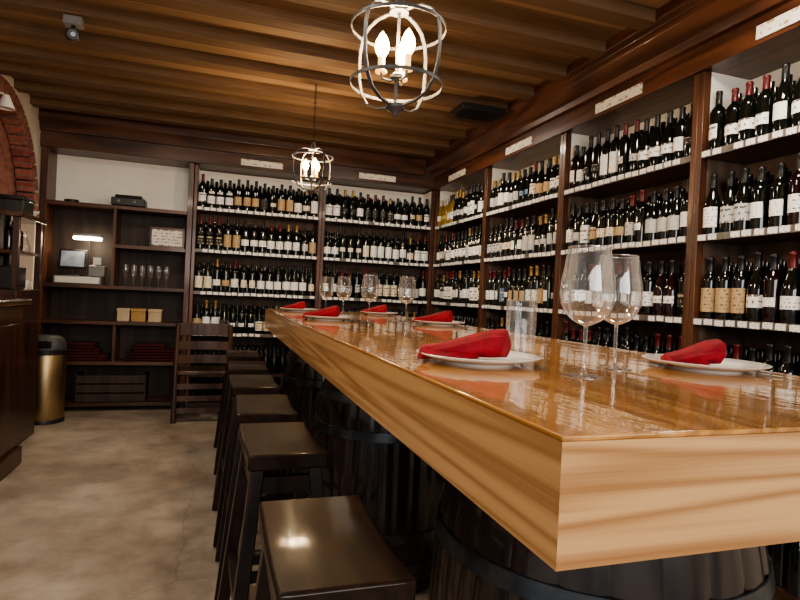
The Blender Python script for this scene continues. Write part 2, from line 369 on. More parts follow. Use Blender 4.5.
add_right(1.10, 2.30, 'nearest right-wall bay', 'dark wood wine shelf bay on right wall, nearest the camera')
add_right(2.30, 3.50, 'second right-wall bay', 'dark wood wine shelf bay, second from the camera on right wall')
add_right(3.50, 4.72, 'third right-wall bay', 'dark wood wine shelf bay, third from the camera on right wall')
add_right(4.72, 5.999, 'corner right-wall bay', 'dark wood wine shelf bay on right wall beside the far corner')
add_back(-.27, 1.03, 'left back-wall bay', 'dark wood wine shelf bay on back wall beside the storage cabinet')
add_back(1.03, XR-.001, 'right back-wall bay', 'dark wood wine shelf bay on back wall ending at the corner')

# ------------------------------------------------------------------ wine bottles
PROF = {
 'straight': [(0,.004),(.030,0),(.0375,.004),(.0385,.02),(.0385,.185),(.037,.198),(.029,.213),(.018,.226),(.0145,.240),(.0135,.285),(.0158,.287),(.0158,.297),(.013,.300),(0,.300)],
 'sloping':  [(0,.004),(.033,0),(.0400,.004),(.0408,.02),(.0408,.135),(.038,.155),(.031,.180),(.022,.205),(.0155,.228),(.014,.285),(.016,.287),(.016,.297),(.013,.300),(0,.300)]}
GL = {'dark': (.006,.008,.006), 'green': (.009,.014,.006), 'amber': (.06,.028,.008), 'golden': (.30,.20,.04), 'ruby': (.014,.003,.004)}
GM = {k: pm('bottle_glass_'+k, v, tuple(x*.7 for x in v), 6, .07, coat=.3) for k, v in GL.items()}
LB = {'white': ((.92,.91,.88),(.16,.15,.15)), 'cream': ((.80,.72,.57),(.2,.12,.07)), 'black': ((.02,.02,.02),(.55,.45,.28)), 'yellow': ((.62,.44,.10),(.12,.06,.02)),
      'grey': ((.55,.55,.54),(.1,.1,.11)), 'blue': ((.12,.20,.36),(.7,.7,.65)), 'pink': ((.74,.48,.48),(.2,.07,.08)), 'tan': ((.50,.36,.20),(.15,.08,.04))}
LM = {}
for k, v in LB.items():
    for q, (rows, dens) in enumerate(((5,.58),(3,.53),(8,.62))): LM[k,q] = printed(f'bottle_label_{k}_{"abc"[q]}', v[0], v[1], .05, .135, rows, dens, (120,70,200)[q])
CP = {'black': (.012,.012,.013), 'red': (.12,.009,.011), 'gold': (.36,.23,.08), 'white': (.55,.53,.50), 'silver': (.4,.4,.42)}
CM = {k: pm('capsule_'+k, v, tuple(x*.75 for x in v), 20, .35, .4 if k in ('gold','silver') else 0) for k, v in CP.items()}
_c = {}
def body_me(shape, g):
    k = ('b',shape,g)
    if k not in _c: _c[k] = MB().lathe(PROF[shape], 20).mesh('wine_bottle', GM[g], 50)
    return _c[k]
def label_me(shape, l, tall, q):
    k = ('l',shape,l,tall,q)
    if k not in _c:
        r = {'straight':.0385,'sloping':.0408}[shape]+.0006; z0, z1 = {0:(.05,.13),1:(.035,.15),2:(.06,.115),3:(.045,.12),4:(.07,.11),5:(.055,.13)}[tall]
        if shape == 'sloping': z1 = min(z1, .134)
        mb = MB(); n = 14; span = 1.35 if tall not in (4,5) else .85
        for i in range(n+1):
            a = -PI/2-span+2*span*i/n
            for z in (z0, z1): mb.v.append((r*math.cos(a), r*math.sin(a), z))
        for i in range(n): mb.f.append((2*i, 2*i+2, 2*i+3, 2*i+1))
        if tall == 3 and shape == 'straight':
            b0 = len(mb.v)
            for i in range(n+1):
                a = -PI/2-.8+1.6*i/n
                for z in (.145, .165): mb.v.append((r*math.cos(a), r*math.sin(a), z))
            for i in range(n): mb.f.append((b0+2*i, b0+2*i+2, b0+2*i+3, b0+2*i+1))
        _c[k] = mb.mesh('label', LM[l,q], 60)
    return _c[k]
def cap_me(c):
    k = ('c',c)
    if k not in _c: _c[k] = MB().lathe([(.0163,.232),(.0158,.25),(.0150,.284),(.0168,.2865),(.0168,.2975),(.014,.3012),(0,.3012)], 14).mesh('capsule', CM[c], 50)
    return _c[k]
ORD = ['first','second','third','fourth','fifth','sixth','seventh','eighth','ninth','tenth','eleventh','twelfth','thirteenth','fourteenth','fifteenth']
def palette(bi, row, frac):
    if bi == 3 and row == 0 and frac < .35: return ['golden','amber'], ['yellow','cream','white'], ['gold','white','black']
    if bi == 3: return ['dark','green','dark'], ['white','cream','white','white','grey'], ['gold','black','black','red']
    if bi == 0 and row == 0: return ['dark','dark'], ['white','white','white','yellow','cream'], ['black','black','black','red']
    if bi in (0, 1): return ['dark','dark','dark','ruby'], ['white','white','white','cream','grey','pink' if bi == 0 else 'white','black','white','tan'], ['black','black','black','black','red']
    if bi == 2: return ['dark','dark','green'], ['white','cream','white','grey','white','white','blue','tan'], ['black','black','red','gold','black']
    return ['dark','dark','green'], ['white','cream','white','white','cream','grey','black','white','white','white','tan'], ['black','black','black','black','black','red','gold']
def world(u, lx, ly):
    c = u[1]
    return (c[0]+ly, c[1]-lx) if u[2] == 'R' else (c[0]+lx, c[1]+ly)
rear = MB()
LP = [(0,.002),(.037,.002),(.037,.18),(.028,.205),(.0145,.235),(.0145,.29),(0,.29)]
nb = 0
for bi, u in enumerate(units):
    inner = u[3]-2*HP; n = int(inner/.0855)
    rz = -PI/2 if u[2] == 'R' else 0
    for ri in range(6):
        z = ROWS[ri]
        k = 0
        while k < n:
            gl, lb, cp = palette(bi, ri, k/n)
            run = random.choice([1,1,1,2,2,3])
            sh = random.choice(['straight','straight','sloping']); g = random.choice(gl); l = random.choice(lb); c = random.choice(cp); tall = random.choice([0,0,1,2,3,4,5]); sc = random.uniform(.96,1.14); q = random.randrange(3)
            for _ in range(run):
                if k >= n: break
                lx = -inner/2+(k+.5)*inner/n; x, y = world(u, lx, .052+random.uniform(-.005,.012))
                if ri < 4 and not (bi == 0 and y < 1.50) and not (bi == 3 and ri == 3):
                    o = put('wine_bottle', body_me(sh,g), None, (x,y,z), rz+random.uniform(-.3,.3)); o.scale = (1,1,sc)
                    put('label', label_me(sh,l,tall,q), o); put('capsule', cap_me(c), o)
                    tag(o, f'{g} bottle, {l} label, {c} capsule, {ORD[k]} from left, {ROWN[ri]} shelf, {u[0]}', 'bottle', f'wine bottles on the {ROWN[ri]} shelf of the {u[0]}')
                    nb += 1
                else: rear.lathe(LP, 10, (x,y,z))
                if ri < 5 and k < n-1:
                    x2, y2 = world(u, lx+.5*inner/n, .135); rear.lathe(LP, 10, (x2,y2,z))
                if ri < 5:
                    x2, y2 = world(u, lx, .215); rear.lathe(LP, 10, (x2,y2,z))
                k += 1
tag(rear.build('wine_bottle_stock', GM['dark'], smooth=50), 'dark wine bottles packed behind the front rows and on the lowest shelves', 'bottles', kind='stuff')
print('bottles', nb)

# header signs
sign_me = MB().box(-.21, .21, -.006, 0, 0, .062).mesh('header_sign', M['sign'], 0)
for x, y, rz, z, lab in ((XR-.022,1.75,-PI/2,2.49,'nearest shelf bay on the right'),(XR-.022,2.90,-PI/2,2.49,'second shelf bay on the right'),(XR-.022,4.10,-PI/2,2.49,'third shelf bay on the right'),
                 (XR-.022,5.35,-PI/2,2.49,'corner shelf bay on the right'),(.38,YB-.022,0,2.51,'left shelf bay of the back wall'),(1.62,YB-.022,0,2.51,'right shelf bay of the back wall')):
    tag(put('header_sign', sign_me, None, (x,y,z), rz), 'small cream sign card on header above the '+lab, 'sign', 'sign cards on the shelf headers')

# ------------------------------------------------------------------ storage cabinet (back left)
cab = thing('storage_cabinet', 'dark open storage cabinet with pale upper back left of wine shelves', 'cabinet', (-.94, YB, 0))
cw = .665
for s in (-1,1):
    x0, x1 = sorted((s*cw, s*(cw-.05))); MB().box(x0, x1, 0, DEP, 0, HB+.009).build('side_post', M['shelf_wood_v'], cab, bevel=.003)
MB().box(-cw+.05, cw-.05, DEP-.015, DEP, 1.98, HB+.009).build('upper_back_panel', M['cream'], cab)
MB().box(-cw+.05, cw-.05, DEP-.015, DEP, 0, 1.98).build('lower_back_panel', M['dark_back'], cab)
for (x0,x1,z) in ((-.615,.615,1.99),(-.02,.615,1.615),(-.615,.615,1.215),(-.615,.615,.87),(-.615,.615,.48),(-.615,.615,.08)):
    MB().box(x0, x1, -.01 if z > 1 else 0, DEP-.015, z-.035, z).build('shelf', M['shelf_wood_x'], cab, bevel=.002)
MB().box(-.045, -.02, .0, DEP-.015, 1.215, 1.955).build('divider', M['shelf_wood_v'], cab)
MB().box(-.0125, .0125, .02, DEP-.015, .48, .835).build('divider', M['shelf_wood_v'], cab)
def rbox(w, d, h, name, mat, parent=None, loc=(0,0,0), rz=0, bev=.006): return MB().box(-w/2,w/2,-d/2,d/2,0,h).build(name, mat, parent, loc, rz, bev)
t = thing('amplifier', 'black audio unit lying on the top cabinet shelf', 'amplifier', (-.87, 6.13, 1.99))
rbox(.30,.2,.075,'case',M['black'],t,(0,0,.012)); rbox(.24,.15,.03,'top_cover',M['black_gloss'],t,(0,0,.087))
for s in (-1,1): MB().lathe([(.012,0),(.012,.012)],12,(s*.1,-.07,0)).build('foot',M['black'],t)
for x in (-.08,.06): MB().lathe([(.014,0),(.012,.012),(0,.012)],14).build('knob',M['grey_plastic'],t,(x,-.1,.05),rot=(PI/2,0,0))
t = thing('coiled_cable', 'coiled black cable on top shelf beside the audio unit', 'cable', (-1.38, 6.15, 1.99))
pts = [( .06*math.cos(a)*(1+.05*math.sin(a*.3)), .05*math.sin(a), .006+.007*a/6.28) for a in [i*.35 for i in range(72)]]
MB().tube(pts, .005, 6).build('coil', M['black'], t)
t = thing('framed_sign', 'small framed cream sign on cabinet shelf above the flutes', 'sign', (-.505, 6.08, 1.615))
f = MB()
f.box(-.165,.165,-.012,.012,0,.022).box(-.165,.165,-.012,.012,.183,.205).box(-.165,-.143,-.012,.012,.022,.183).box(.143,.165,-.012,.012,.022,.183)
f.build('frame', M['shelf_wood_x'], t, bevel=.003)
MB().box(-.143,.143,-.006,.008,.022,.183).build('sign_face', M['crate_art'], t)
MB().bar((0,.012,.12),(0,.10,.004),.03,.008).build('easel_back', M['dark_back'], t)
fl = thing('champagne_flute', 'clear flute glass, leftmost on cabinet shelf under the framed sign', 'glass', (-.87, 6.08, 1.215), 0, 'flute glasses on the cabinet shelf')
MB().shell([(.003,.075),(.012,.085),(.022,.115),(.026,.16),(.023,.215)],20).build('bowl', M['glass'], fl)
MB().shell([(.003,.004),(.003,.075)],10).build('stem', M['glass'], fl)
MB().lathe([(.030,0),(.028,.002),(.003,.005),(0,.005)],20).build('foot', M['glass'], fl)
for x, l in ((-.795,'second from left'),(-.72,'third from left'),(-.645,'fourth from left'),(-.57,'fifth from left'),(-.495,'rightmost')):
    dup(fl, (x,6.08,1.215), 0, f'clear flute glass, {l} on cabinet shelf under the framed sign')
for x, w, m, l in ((-.87,.11,'pale_box','pale square carton, leftmost on the cabinet shelf below the flutes'),(-.735,.13,'amber_box','amber carton, middle one on the cabinet shelf below the flutes'),(-.585,.12,'pale_box','pale carton, rightmost on the cabinet shelf below the flutes')):
    t = thing('carton', l, 'box', (x,6.1,.87), 0, 'small cartons on the cabinet shelf')
    rbox(w,.13,.10,'carton_body',M[m],t); rbox(w+.008,.138,.03,'lid',M[m],t,(0,0,.1-.002))
for k,(x,z) in enumerate(((-1.27,.48),(-.62,.48))):
    for j in range(3):
        t = MB(); w = .50-.07*j
        for q in range(2): t.box(-w/2+q*.03, w/2-.02*j, -.10, .10, q*.029, q*.029+.027)
        o = t.build('folded_cloth', M['dark_red'], None, (x+random.uniform(-.03,.03),6.14,z+j*.0575), random.uniform(-.08,.08), bevel=.012)
        tag(o, f"folded dark red cloth, {['bottom','middle','top'][j]} of the stack on the {['left','right'][k]} side of cabinet", 'cloth', 'folded red cloths in the cabinet')
t = thing('storage_crate', 'dark crate on the bottom shelf of the storage cabinet', 'crate', (-.95,6.15,.08))
for zz in (0,.09,.18): MB().box(-.3,.3,-.12,-.108,zz+.005,zz+.08).build('slat', M['dark_back'], t, bevel=.002)
for s in (-1,1): MB().box(s*.3-.01,s*.3+.01,-.108,.12,0,.27).build('end_board', M['dark_back'], t)
MB().box(-.289,.289,-.107,.12,0,.015).build('base_board', M['dark_back'], t)
t = thing('cash_drawer', 'pale cash drawer on the left side of storage cabinet', 'cash drawer', (-1.27,6.10,1.215))
rbox(.40,.22,.075,'case',M['grey_plastic'],t); rbox(.37,.012,.055,'drawer_front',M['white_plastic'],t,(0,-.114,.01),bev=.002)
t = thing('till_screen', 'small black till monitor on the cash drawer', 'monitor', (-1.34,6.10,1.290))
rbox(.12,.1,.012,'base',M['black'],t); MB().bar((0,.01,.01),(0,.02,.10),.03,.02).build('neck',M['black'],t)
s = rbox(.24,.025,.19,'casing',M['black_gloss'],t,(0,0,.07)); s.rotation_euler = (-.2,0,0)
MB().box(-.1,.1,-.0145,-.0126,.02,.17).build('screen',M['screen'],s)
t = thing('receipt_printer', 'grey receipt printer beside the till monitor', 'printer', (-1.12,6.10,1.290))
rbox(.14,.15,.11,'case',M['grey_plastic'],t,bev=.012); rbox(.09,.02,.012,'paper_slot',M['black'],t,(0,-.04,.1085)); MB().box(-.035,.035,-.042,-.04,.118,.19).build('receipt',M['white_plastic'],t)
t = thing('desk_lamp', 'small lit lamp glowing above the till monitor', 'lamp', (-1.22,6.20,1.290))
MB().lathe([(.05,0),(.045,.012),(.01,.018),(0,.018)],20).build('base',M['black'],t)
MB().tube([(0,0,.015),(0,.01,.25),(0,0,.36),(0,-.06,.40)],.007,8).build('arm',M['black'],t)
o = MB().box(-.12,.12,-.05,.03,.0,.03).build('lamp_shade',M['grey_plastic'],t,(0,-.08,.385),bevel=.008); MB().box(-.12,.12,-.05,.03,-.03,-.0005).build('lens',M['lamp_glow'],o,bevel=.008)

# ------------------------------------------------------------------ left counter and hutch
t = thing('bar_counter', 'dark panelled wooden counter at the left edge', 'counter', (-1.42,3.05,0))
MB().box(-.18,.19,-1.3,1.28,.12,1.06).build('body',M['counter'],t,bevel=.004)
MB().box(-.18,.215,-1.3,1.30,0,.12).build('plinth',M['counter'],t,bevel=.008)
MB().box(-.18,.235,-1.32,1.31,1.06,1.11).build('countertop',M['counter_top'],t,bevel=.012)
for yy in (.62,-.12,-.86): MB().box(.1905,.202,yy-.05,yy+.56,.22,.95).build('panel',M['counter'],t,bevel=.01)
t = thing('back_hutch', 'dark wooden hutch under brick arch behind counter', 'cabinet', (-1.46,4.98,0))
MB().box(-.15,.10,-.35,.21,0,1.16).build('lower_case',M['counter'],t,bevel=.004)
for sy in (-.33,.19):
    for sx in (-.13,.08): MB().box(sx-.02,sx+.02,sy-.02,sy+.02,1.16,1.68).build('post',M['counter'],t,bevel=.003)
MB().box(-.16,.12,-.37,.23,1.68,1.72).build('top_board',M['counter_top'],t,bevel=.005)
MB().box(-.15,-.135,-.31,.17,1.16,1.68).build('back_panel',M['dark_back'],t)
MB().box(-.134,.09,-.30,.165,1.42,1.445).build('shelf',M['counter_top'],t)
t = thing('black_case', 'black box on top of the hutch under the arch', 'box', (-1.45,4.82,1.72))
rbox(.18,.24,.09,'case_body',M['black'],t); rbox(.19,.25,.03,'lid',M['black_gloss'],t,(0,0,.0895))
bw = MB().lathe([(.03,0),(.06,.035),(.07,.05),(.066,.05),(.055,.035),(.02,.008),(0,.008)],24).build('bowl',M['plate'],None,(-1.43,5.08,1.72)); tag(bw,'white bowl on top of the hutch beside the black box','bowl')
t = thing('equipment_box', 'dark equipment box on counter-height shelf of the hutch', 'box', (-1.48,4.84,1.16)); rbox(.16,.26,.17,'case_body',M['black'],t,bev=.01); MB().box(.0805,.084,-.1,.1,.03,.14).build('front_panel',M['black_gloss'],t)
t = thing('coffee_cup', 'small white cup beside the equipment box in the hutch', 'cup', (-1.44,5.05,1.16))
MB().lathe([(.022,0),(.036,.06),(.038,.07),(.034,.07),(.02,.008),(0,.008)],24).build('cup_body',M['plate'],t); MB().tube([(.035,0,.055),(.055,0,.05),(.055,0,.03),(.03,0,.022)],.004,6).build('handle',M['plate'],t)
for yy, l, mm in ((4.74,'dark bottle at the left end of the inner hutch shelf','dark'),(4.83,'amber bottle in the middle of the inner hutch shelf','amber'),(4.92,'ruby bottle right of the amber one on inner hutch shelf','ruby')):
    o = put('spirit_bottle', MB().lathe([(r*.9,z*.72) for r,z in PROF['straight']],20).mesh('spirit_bottle',GM[mm],50), None, (-1.45,yy,1.445)); tag(o,l,'bottle','bottles in the hutch')
t = thing('carafe', 'clear glass carafe on the inner hutch shelf', 'carafe', (-1.45,5.05,1.445)); MB().shell([(.001,.002),(.045,.003),(.05,.04),(.03,.10),(.018,.13),(.024,.17)],24).build('vessel',M['glass_soft'],t)
t = thing('wall_light', 'small white cone wall light above the brick arch', 'wall light', (XL,4.86,2.60))
MB().lathe([(.035,0),(.035,.015),(0,.015)],20).build('wall_plate',M['white_plastic'],t,rot=(0,PI/2,0))
MB().tube([(.01,0,0),(.05,0,.0),(.07,0,-.02)],.008,8).build('arm',M['white_plastic'],t)
MB().shell([(.02,.0),(.035,-.04),(.06,-.10)],24).build('shade',M['white_plastic'],t,(.075,0,-.01))
t = thing('security_camera', 'small grey and black security camera under the ceiling', 'camera', (-.86,3.70,CH-JD))
MB().box(-.05,.05,-.035,.035,-.05,0).build('mounting_box',M['grey_plastic'],t,bevel=.006)
MB().tube([(0,0,-.05),(0,-.01,-.08)],.012,10).build('stem',M['black'],t)
o = MB().lathe([(.0,-.05),(.03,-.05),(.034,-.04),(.034,.05),(.028,.055),(0,.055)],20).build('camera_body',M['black'],t,(0,-.02,-.11),rot=(PI/2+.25,0,.3))
MB().lathe([(.018,.0555),(.014,.062),(0,.062)],16).build('lens',M['black_gloss'],o)
t = thing('ceiling_panel', 'flat dark rectangular panel fixed under the ceiling by the right shelves', 'panel', (1.92,4.1,CH-JD))
MB().box(-.19,.19,-.12,.12,-.045,0).build('housing',M['black'],t,bevel=.006)
for k in range(5): MB().box(-.17,.17,-.1+.045*k,-.085+.045*k,-.052,-.0455).build('slat',M['black_gloss'],t)

# ------------------------------------------------------------------ bin
t = thing('trash_bin', 'round brass coloured bin with dark swing lid', 'bin', (-1.405,5.62,0))
MB().lathe([(.150,0),(.155,.01),(.155,.61),(.15,.62),(0,.62)],40).build('body',M['brass'],t)
MB().lathe([(.159,0),(.159,.03),(.156,.035)],40).build('base_ring',M['black'],t)
MB().lathe([(.161,.595),(.161,.635),(.155,.64)],40).build('collar',M['black'],t)
MB().lathe([(.155,.636),(.152,.69),(.132,.73),(.09,.755),(0,.762)],40).build('lid',M['iron'],t)
MB().box(-.07,.07,-.16,-.115,.655,.72).build('flap',M['black_gloss'],t,bevel=.008)

# ------------------------------------------------------------------ ladder-back chair
t = thing('ladder_back_chair', 'dark wooden ladder-back chair in front of the storage cabinet', 'chair', (-.10,5.45,0), .04)
CW_ = M['chair_wood']
for s in (-1,1):
    MB().tube([(s*.235,-.02,0),(s*.235,0,.45),(s*.225,-.03,.90)],.024,10).build('rear_leg',CW_,t)
    MB().tube([(s*.235,.38,0),(s*.235,.38,.44)],.022,10).build('front_leg',CW_,t)
    for z in (.14,.28): MB().tube([(s*.235,-.01,z),(s*.235,.38,z)],.012,8).build('side_rung',CW_,t)
MB().box(-.25,.25,-.01,.40,.43,.47).build('seat',CW_,t,bevel=.01)
for z,hh in ((.80,.11),(.67,.075),(.545,.075)):
    mb = MB(); n=8
    pts = [(-.22+.44*i/n, -.028+.025*math.sin(PI*i/n)) for i in range(n+1)]
    for i in range(n): mb.bar((pts[i][0],pts[i][1],z+hh/2),(pts[i+1][0]+.002,pts[i+1][1],z+hh/2),hh,.016,(0,1,0))
    mb.build('back_slat',CW_,t)
for z in (.11,.22,.33): MB().bar((-.225,-.008,z),(.225,-.008,z),.05,.02,(0,1,0)).build('rear_rung',CW_,t)

# ------------------------------------------------------------------ barrels
def barrel_r(z, H=.93): q = (z/H-.5)*2; return .335-.062*q*q
def make_barrel(label, loc, rz):
    t = thing('wine_barrel', label, 'barrel', loc, rz, 'barrels holding up the long table')
    H = .93; prof = [(barrel_r(z),z) for z in [H*i/24 for i in range(25)]]
    prof = [(barrel_r(0)-.03,.03),(barrel_r(0)-.025,0)]+prof+[(barrel_r(H)-.025,H),(barrel_r(H)-.03,H-.03)]
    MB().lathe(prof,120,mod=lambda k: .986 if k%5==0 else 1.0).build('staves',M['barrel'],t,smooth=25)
    for z0,z1 in ((.0,.045),(.10,.14),(.24,.28),(.65,.69),(.79,.83),(.885,.93)):
        MB().shell([(barrel_r(z0)+.001,z0),(barrel_r(z0)+.0045,z0+.001),(barrel_r(z1)+.0045,z1-.001),(barrel_r(z1)+.001,z1)],60).build('hoop',M['hoop'],t)
    MB().lathe([(.028,0),(.024,.012),(0,.012)],16).build('bung',M['stool'],t,(0,-.334,.465),rot=(PI/2,0,0))
    return t
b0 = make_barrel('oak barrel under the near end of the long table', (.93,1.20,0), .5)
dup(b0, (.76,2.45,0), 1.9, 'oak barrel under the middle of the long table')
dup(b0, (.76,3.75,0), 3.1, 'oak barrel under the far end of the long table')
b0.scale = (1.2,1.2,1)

# ------------------------------------------------------------------ long table
X0,X1,Y0,Y1,ZT = .38,1.38,.546,4.75,1.09
t = thing('bar_table', 'long high wooden table with thick tan edges', 'table', (0,0,0))
TT = .007
MB().box(X0,X1,Y0,Y1,ZT-TT,ZT).build('tabletop',M['table_top'],t,bevel=.002)
zb = ZT-.155; e = .04
for poly_,m in (([(X0,Y0),(X0+e,Y0+e),(X0+e,Y1-e),(X0,Y1)],'table_edge_y'),([(X1,Y0),(X1-e,Y0+e),(X1-e,Y1-e),(X1,Y1)],'table_edge_y'),
                ([(X0,Y0),(X1,Y0),(X1-e,Y0+e),(X0+e,Y0+e)],'table_edge_x'),([(X0,Y1),(X1,Y1),(X1-e,Y1-e),(X0+e,Y1-e)],'table_edge_x')):
    MB().prism(poly_, 2, zb, ZT-TT).build('edge_board',M[m],t,smooth=0)
MB().box(X0+.041,X1-.041,Y0+.041,Y1-.041,zb+.004,zb+.03).build('underside',M['shelf_wood_y'],t)

# ------------------------------------------------------------------ stools
def make_stool(label, loc, rz=0):
    t = thing('bar_stool', label, 'stool', loc, rz, 'dark wooden stools along the table')
    mb = MB(); nx, ny = 8, 12; W, L, H = .235, .41, .76
    def ztop(u, v): return H-.010*math.cos(v*PI/2)*(1) + .004*abs(v)
    g = {}
    for side in (0,1):
        for i in range(nx+1):
            for j in range(ny+1):
                u=-1+2*i/nx; v=-1+2*j/ny
                g[side,i,j]=len(mb.v); mb.v.append((u*W/2, v*L/2, ztop(u,v) if side==0 else H-.045))
    for i in range(nx):
        for j in range(ny):
            mb.f.append((g[0,i,j],g[0,i+1,j],g[0,i+1,j+1],g[0,i,j+1])); mb.f.append((g[1,i,j],g[1,i,j+1],g[1,i+1,j+1],g[1,i+1,j]))
    for i in range(nx):
        mb.f.append((g[0,i,0],g[1,i,0],g[1,i+1,0],g[0,i+1,0])); mb.f.append((g[0,i,ny],g[0,i+1,ny],g[1,i+1,ny],g[1,i,ny]))
    for j in range(ny):
        mb.f.append((g[0,0,j],g[0,0,j+1],g[1,0,j+1],g[1,0,j])); mb.f.append((g[0,nx,j],g[1,nx,j],g[1,nx,j+1],g[0,nx,j+1]))
    mb.build('seat',M['stool'],t,bevel=.007)
    def P(sx,sy,z):
        k = 1-z/.715; return Vector((sx*(.085+.07*k), sy*(.15+.085*k), z))
    for sx in (-1,1):
        for sy in (-1,1): MB().bar(P(sx,sy,0)+Vector((0,0,.004)),P(sx,sy,.715),.04,.04,(0,1,0)).build('leg',M['stool_leg'],t,bevel=.004)
    for z,ax in ((.20,'x'),(.30,'y'),(.66,'x'),(.66,'y')):
        for s in (-1,1):
            a,b = (P(-1,s,z),P(1,s,z)) if ax=='x' else (P(s,-1,z),P(s,1,z))
            MB().bar(a,b,.022,.05 if z>.5 else .035,(0,0,1)).build('apron' if z>.5 else 'stretcher',M['stool_leg'],t)
    return t
s0 = make_stool('dark wooden bar stool nearest the camera, closest to the table corner', (.226,1.09,0), 0)
for x,y,rz,l in ((.215,1.86,.03,'dark wooden bar stool, second from the camera along the table'),(.21,2.42,-.02,'dark wooden bar stool, third from the camera along the table'),
               (.20,3.04,.02,'dark wooden bar stool, fourth from the camera along the table'),(.20,3.67,0,'dark wooden bar stool, fifth from the camera along the table'),(.20,4.33,.02,'dark wooden bar stool, farthest from the camera along the table')):
    dup(s0,(x,y,0),rz,l)

# ------------------------------------------------------------------ place settings
pl = MB().lathe([(0,.0),(.085,0),(.088,.004),(.12,.011),(.147,.019),(.149,.022),(.146,.023),(.118,.0155),(.09,.010),(.085,.008),(0,.008)],56).mesh('dinner_plate',M['plate'],40)
def napkin(L, W, H, seed):
    """loosely rolled cloth: plump roll, slightly lower on the left, with lengthwise lapped folds and soft rounded ends"""
    rnd = random.Random(seed); ph = rnd.uniform(0,6); mb = MB(); ns, nr = 48, 110
    def sm(a,b,x): x=max(0,min(1,(x-a)/(b-a))); return x*x*(3-2*x)
    for i in range(ns+1):
        t_=i/ns
        e1 = math.sqrt(max(0,1-(1-min(1,t_/.08))**2)); e2 = math.sqrt(max(0,1-(1-min(1,(1-t_)/.07))**2)); e_ = .25+.75*min(e1,e2)
        w = W*(.66+.34*sm(0,.5,t_))*e_; h = H*(.48+.52*sm(0,.85,t_))*(.30+.70*e_)
        for j in range(nr):
            a=2*PI*j/nr
            k = .94
            for c0, dr, wid in ((.95,.22,.9),(1.95,.16,.8),(.1,.15,.7),(2.8,.10,.6)):
                d_ = (a-(c0+.55*t_*math.sin(ph+c0)+.25*math.sin(3*t_+c0))) % (2*PI)
                if d_ < wid: k += dr*(1-d_/wid)**1.5*sm(0,.03,d_)
            k += .025*math.sin(6*a+8*t_+ph)+.02*math.sin(17*t_+3*a)
            yy = w*k*math.cos(a); z = h*.5*(.92+k*math.sin(a)); z = max(z, .0006)
            mb.v.append((L*(t_-.5)+.010*math.sin(a+1)*sm(.8,1,t_), yy+.010*math.sin(3*t_+ph), z+.012*sm(.5,1,t_)*(.5+.5*math.sin(a))))
    for i in range(ns):
        for j in range(nr):
            j2=(j+1)%nr; mb.f.append((i*nr+j,i*nr+j2,(i+1)*nr+j2,(i+1)*nr+j))
    mb.f.append(tuple(j for j in range(nr))); mb.f.append(tuple(ns*nr+j for j in range(nr)))
    n0=len(mb.v); nu, nv = 20, 8
    for sgn in (0,1):
        for i in range(nu+1):
            for j in range(nv+1):
                u=i/nu; v=j/nv
                x=L*(-.50+.60*u)-.008*v+.02*v*u; yv=-W*.55-.018*v*(1-.4*u); zz=.016*(1-v)**1.2+.002*math.sin(9*u+3*v+ph)+.003
                mb.v.append((x,yv,max(zz,.002)-(.003 if sgn else 0)))
    q=(nu+1)*(nv+1)
    for i in range(nu):
        for j in range(nv):
            a=n0+i*(nv+1)+j; b=a+nv+1
            mb.f.append((a,b,b+1,a+1)); mb.f.append((a+q,a+1+q,b+1+q,b+q))
    return mb.mesh('folded_napkin',M['napkin'],45)
nap = [napkin(.21,.042,.056,1),napkin(.16,.042,.052,2),napkin(.195,.042,.053,3)]
SET = [(.60,1.22,.0,'at the near end of the table, left side'),(1.20,1.13,.0,'at near right beside large wine glasses'),(.60,3.15,.1,'at the middle left of the table'),
       (1.20,2.95,-.2,'at the middle right of the table'),(.60,4.35,.1,'at the far left end of the table'),(1.20,4.20,.2,'at the far right end of the table')]
for i,(x,y,rz,l) in enumerate(SET):
    tag(put('dinner_plate',pl,None,(x,y,ZT),0),'round white plate under a red napkin '+l,'plate','plates laid on the long table')
    o = tag(put('folded_napkin',nap[i%3],None,(x-.04,y-.005,ZT+.014),rz-.28),'rolled red cloth napkin on white plate '+l,'napkin','red napkins on the plates')
    o.rotation_euler = (0,-.03,rz-.28)
g0 = thing('wine_glass','large clear wine glass in front of its pair at near right','wine glass',(.74,1.00,ZT),0,'wine glasses standing on the long table')
MB().shell([(.004,.106),(.013,.109),(.030,.118),(.044,.132),(.053,.152),(.0565,.174),(.055,.198),(.049,.232),(.043,.272)],40).build('bowl',M['glass'],g0)
MB().shell([(.009,.006),(.005,.012),(.0042,.03),(.0042,.088),(.005,.106)],12).build('stem',M['glass'],g0)
MB().lathe([(.041,0),(.041,.001),(.02,.003),(.009,.006),(0,.006)],40).build('foot',M['glass'],g0)
MB().tube([(.043*math.cos(2*PI*k/40),.043*math.sin(2*PI*k/40),.272) for k in range(40)],.0011,6,True).build('rim',M['glass'],g0)
for x,y,l in ((.915,1.12,'large clear wine glass behind its pair at near right'),(1.10,3.25,'clear wine glass just left of the middle right plate'),(.88,3.3,'clear wine glass between the middle plates, left of another glass'),
              (.86,3.95,'clear wine glass on the far part of table, right of its neighbour'),(.78,4.2,'clear wine glass on the far part of table, leftmost of all')):
    dup(g0,(x,y,ZT),0,l)
t = thing('glass_tumbler','straight clear glass tumbler behind the near red napkin','glass',(.86,1.47,ZT))
MB().shell([(.041,.006),(.043,.02),(.045,.155)],36).build('vessel',M['glass_soft'],t)
MB().tube([(.045*math.cos(2*PI*k/40),.045*math.sin(2*PI*k/40),.155) for k in range(40)],.0014,6,True).build('rim',M['glass'],t)
MB().lathe([(.040,0),(.042,.003),(.040,.006),(0,.006)],36).build('thick_base',M['glass'],t)

